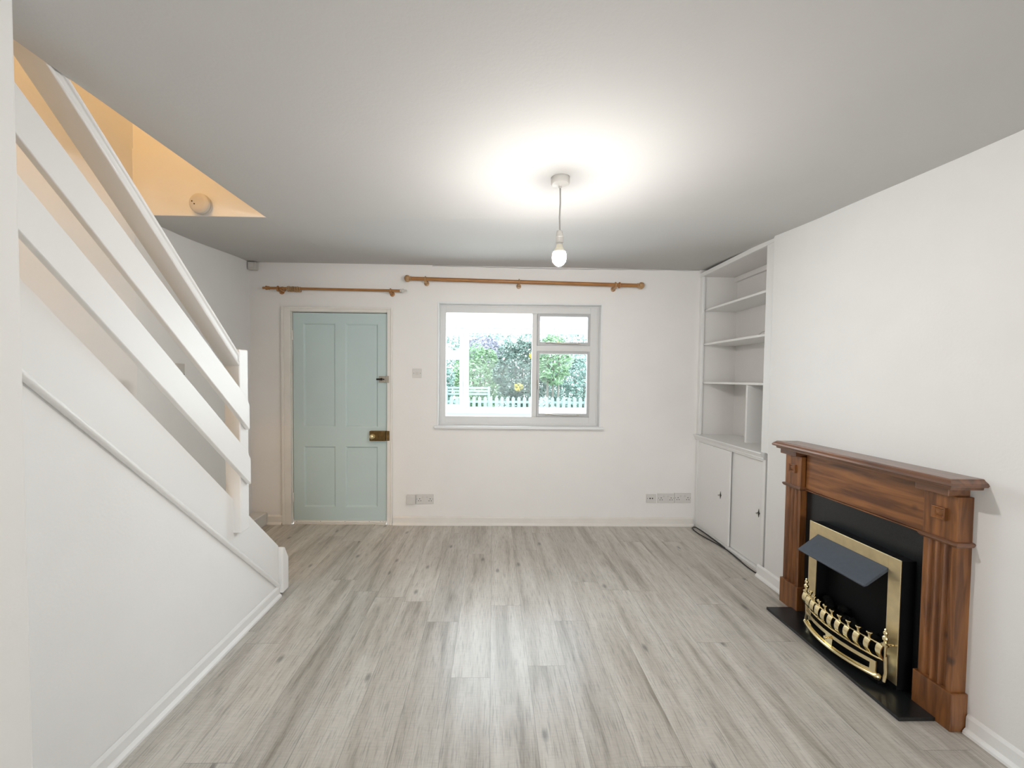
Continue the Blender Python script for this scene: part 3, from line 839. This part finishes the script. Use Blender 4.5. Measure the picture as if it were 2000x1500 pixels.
# ash fret: broad curved brass strip with two slots and a small centre knob
b = MB(); n2 = 40
for i in range(n2):
    ys = YC - HWF + 2 * HWF * i / n2; ye = YC - HWF + 2 * HWF * (i + 1) / n2; t = (i + .5) / n2
    def seg(zl0, zh0, dx=0.0):
        b.loft([[(gx(yy, 1.690, .048) - .006 * (zh0 - z) / .08 + dx, yy, z) for z in (zl0, zh0)] + [(gx(yy, 1.690, .048) + .004, yy, z) for z in (zh0, zl0)] for yy in (ys, ye)])
    seg(.104, .120)
    if abs(t - .5) < .06 or t < .06 or t > .94:
        seg(.060, .104)
    else:
        seg(.060, .068 + .012 * abs(2 * t - 1) ** 3)
b.build('ash_fret', M['brass'], ef)
MB().tube([(gx(YC - HWF + 2 * HWF * i / N_, 1.688, .054), YC - HWF + 2 * HWF * i / N_, .056) for i in range(N_ + 1)], .0085, 10).build('fret_rail', M['brass'], ef, smooth=True)
for y in (YC - HWF, YC + HWF):
    MB().lathe((1.690, y + (.012 if y < YC else -.012), .054), (0, -1 if y < YC else 1, 0), [(0, .009), (.004, .014), (.014, .0165), (.022, .012), (.026, .004)], 16).build('end_knob', M['brass'], ef, smooth=True)
MB().lathe((gx(YC, 1.690, .048) - .004, YC, .098), (-1, 0, 0), [(0, .005), (.008, .004), (.012, .008), (.018, .007), (.021, .002)], 12).build('ash_knob', M['brass'], ef, smooth=True)
MB().box(1.70, 1.735, 1.64, 2.01, 0.0158, 0.05).build('ash_tray', M['black'], ef)

# ------------------------------------------------------------------ pendant
px_, py_ = 0.286, 1.73
zc_ = ceil_z(px_, py_)
pn = thing('pendant_light', (px_, py_, zc_), 'bare lit bulb hanging on a short cord from a white ceiling rose', 'pendant light')
MB().lathe((px_, py_, zc_ + .004), (0, 0, -1), [(0, .040), (.026, .0405), (.032, .036), (.036, .012), (.040, .007), (.048, .006)], 28).build('ceiling_rose', M['plasticg'], pn, smooth=True)
MB().tube([(px_, py_, zc_ - .040), (px_ + .0015, py_, 2.11), (px_ - .001, py_, 2.05), (px_ + .001, py_, 1.985)], .0035, 8).build('cord', M['flex'], pn, smooth=True)
MB().lathe((px_, py_, 1.992), (0, 0, -1), [(0, .006), (.003, .012), (.026, .0155), (.027, .0175), (.031, .0175), (.032, .0165), (.052, .0165), (.053, .018), (.056, .018), (.057, .014), (.064, .013)], 20).build('lamp_holder', M['plasticg'], pn, smooth=True)
MB().lathe((px_, py_, 1.930), (0, 0, -1), [(0, .013), (.010, .015), (.020, .020), (.030, .0260), (.034, .0275)], 20).build('bulb_neck', M['bulbneck'], pn, smooth=True)
MB().lathe((px_, py_, 1.896), (0, 0, -1), [(0, .0270), (.010, .0300), (.024, .031), (.040, .028), (.052, .019), (.059, .009), (.061, .001)], 24).build('bulb', M['bulb'], pn, smooth=True)


# ------------------------------------------------------------------ curtain poles
def pole(xa, za, xb, zb, r_, y, brk, lab, fin, name='curtain_pole'):
    t = thing(name, ((xa + xb) / 2, y, (za + zb) / 2), lab, 'curtain pole')
    A = Vector((xa, y, za)); B = Vector((xb, y, zb)); d_ = (B - A).normalized()
    MB().tube([A, (A + B) / 2, B], r_, 14).build('pole', M['pole'], t, smooth=True)
    fin(t, A, -d_, 0); fin(t, B, d_, 1)
    for x in brk:
        z = za + (zb - za) * (x - xa) / (xb - xa)
        q = MB(); q.torus((x, y, z), (1, 0, 0), r_ + .004, .0055, 18, 8)
        q.box(x - .009, x + .009, y - .010, YB - .001, z - r_ - .016, z - r_ - .001)
        q.lathe((x, YB - .001, z - r_ - .008), (0, -1, 0), [(0, .022), (.006, .022), (.009, .012)], 16)
        q.build('bracket', M['ringm'] if r_ > .012 else M['pole'], t, smooth=True)
    return t


def ball(t, p, dd, k):
    MB().lathe(p, dd, [(0, .016), (.002, .021), (.008, .021), (.011, .014), (.015, .020), (.024, .028), (.036, .031), (.048, .028), (.057, .020), (.063, .010), (.065, .001)], 22).build('finial', M['ringm'], t, smooth=True)


def small(t, p, dd, k):
    MB().lathe(p, dd, [(0, .011), (.002, .016), (.007, .016), (.009, .011), (.018, .017), (.028, .018), (.036, .012), (.042, .007), (.050, .011), (.057, .009), (.061, .001)], 18).build('finial', M['plasticg'] if k else M['pole'], t, smooth=True)


pole(-0.722, 2.199, 1.262, 2.167, .0165, 3.440, (-0.60, 0.22, 1.07), 'long varnished pine curtain pole with ball finials above the window', ball)
pole(-1.955, 2.101, -0.822, 2.093, .0110, 3.445, (-1.880, -0.905), 'thin short varnished curtain pole above the teal door', small)
r0 = MB().torus((1.105, 3.440, 2.168), (1, .06, 0), .024, .0045, 24, 8).build('curtain_ring', M['pole'], smooth=True, label='single wooden curtain ring beside the right bracket of the long pole', cat='curtain ring')
ring = MB().torus((-1.795, 3.445, 2.095), (1, 0, 0), .020, .0042, 22, 8).build('curtain_ring', M['ringm'], smooth=True, cat='curtain ring', group='rings bunched on the short pole', label='wooden curtain ring, leftmost of the bunch on the short pole')
ORD = ['first', 'second', 'third', 'fourth', 'fifth', 'sixth', 'seventh', 'eighth', 'ninth', 'tenth']
for i in range(1, 10):
    c_ = ring.copy(); COL.objects.link(c_); c_.location = ring.location + Vector((i * .0118, 0, -.0004 * i + .0015 * math.sin(i * 2))); c_.rotation_euler = (0, .05 * math.sin(i * 3), .06 * math.cos(i * 5)); c_['label'] = 'wooden curtain ring, ' + ORD[i] + ' from the left in the bunch on the short pole'
r3 = MB().torus((-1.838, 3.445, 2.092), (1, -.9, .3), .019, .0048, 22, 8).build('curtain_ring', M['pole'], smooth=True, label='darker wooden ring tilted beside the left bracket of the short pole', cat='curtain ring')


# ------------------------------------------------------------------ electrical fittings
def plate(name, xa, xb, za, zb, lab, cat, sockets=0, sw=0, aerial=0, depth=.009, group=None):
    t = thing(name, ((xa + xb) / 2, YB, (za + zb) / 2), lab, cat, group)
    MB().box(xa, xb, YB - depth, YB - .0003, za, zb).build('plate', M['plastic'], t, bevel=0.002)
    yf = YB - depth

    def hole(x, z, rr, nm='pin_hole'):
        MB().lathe((x, yf + .001, z), (0, -1, 0), [(0, rr), (.0016, rr)], 10).build(nm, M['hole'], t)
    zm = (za + zb) / 2; xm = (xa + xb) / 2
    if sockets:
        for s in (-1, 1):
            xc = xm + s * (xb - xa) * .30
            hole(xc + .001, zm + .004, .0042); hole(xc - .009, zm - .014, .0038); hole(xc + .011, zm - .014, .0038)
            MB().box(xm + s * .020 - .008, xm + s * .020 + .008, yf - .003, yf, zm + .012, zm + .026).build('rocker', M['plasticg'], t, bevel=0.001)
        hole(xa + .008, zm + .002, .0026, 'screw'); hole(xb - .008, zm + .002, .0026, 'screw')
    if sw:
        MB().box(xm - .013, xm + .013, yf - .004, yf, zm - .013, zm + .013).build('rocker', M['plasticg'], t, bevel=0.001)
        hole(xa + .012, zm, .0028, 'screw'); hole(xb - .012, zm, .0028, 'screw')
    if aerial:
        hole(xm - .012, zm + .002, .0065, 'aerial_hole'); hole(xm + .010, zm + .002, .0060, 'aerial_hole'); hole(xa + .010, zm + .002, .003, 'screw')
    return t


plate('light_switch', -0.723, -0.641, 1.333, 1.415, 'square white light switch on the wall between door and window', 'light switch', sw=1)
plate('double_socket', -0.686, -0.529, 0.191, 0.279, 'white double socket low on the wall near the door, right of a small box', 'socket', sockets=1)
plate('double_socket', 1.515, 1.668, 0.211, 0.298, 'white double socket in the row by the cupboard, between aerial plate and other socket', 'socket', sockets=1)
plate('double_socket', 1.671, 1.822, 0.212, 0.303, 'white double socket nearest the alcove cupboard', 'socket', sockets=1)
plate('aerial_socket', 1.411, 1.502, 0.211, 0.291, 'small white aerial plate with two dark holes, left of two sockets', 'aerial socket', aerial=1)
t = thing('phone_box', (-0.728, YB, 0.235), 'deep square white phone junction box touching the socket near the door', 'junction box')
MB().box(-0.768, -0.690, YB - .032, YB - .0003, 0.192, 0.276).build('box', M['plastic'], t, bevel=0.003)
MB().box(-0.762, -0.696, YB - .0335, YB - .032, 0.246, 0.248).box(-0.756, -0.742, YB - .0335, YB - .032, 0.203, 0.207).box(-0.716, -0.702, YB - .0335, YB - .032, 0.203, 0.207).build('slot', M['plasticg'], t)

t = thing('light_switch', (-2.005, 2.51, 1.36), 'white light switch on the stair wall, glimpsed between banister rails', 'light switch')
yaw_ = 0
MB().prism([(-2.0020, 2.485), (-2.0145, 2.565), (-2.0055, 2.567), (-1.9930, 2.487)], 2, 1.325, 1.410).build('plate', M['plasticg'], t, bevel=0.001)
MB().lathe((-2.0035, 2.557, 1.340), (1, .16, 0), [(0, .004), (.0015, .004)], 10).build('screw', M['hole'], t)

t = thing('motion_sensor', (-2.12, 3.46, 2.30), 'small white sensor box high in the corner above the door', 'sensor')
MB().box(-2.150, -2.082, 3.455, 3.505, 2.262, 2.330).build('housing', M['plasticg'], t, bevel=0.006, seg=3)
MB().box(-2.140, -2.092, 3.450, 3.456, 2.280, 2.322).build('lens', M['plastic'], t, bevel=0.003)

t = thing('smoke_alarm', (-1.578, 2.159, 2.255), 'round white smoke alarm on the stairwell wall above the ceiling line', 'smoke alarm')
MB().lathe((-1.578, 2.1597, 2.255), (0, -1, 0), [(0, .052), (.012, .054), (.013, .050), (.016, .050), (.018, .054), (.030, .052), (.036, .044), (.038, .030)], 30).build('body', M['alarm'], t, smooth=True)
for dx, dz in ((-.030, .006), (-.018, -.008)):
    MB().lathe((-1.578 + dx, 2.1225, 2.255 + dz), (0, -1, 0), [(0, .0035), (.002, .0035)], 10).build('test_light', M['hole'], t)
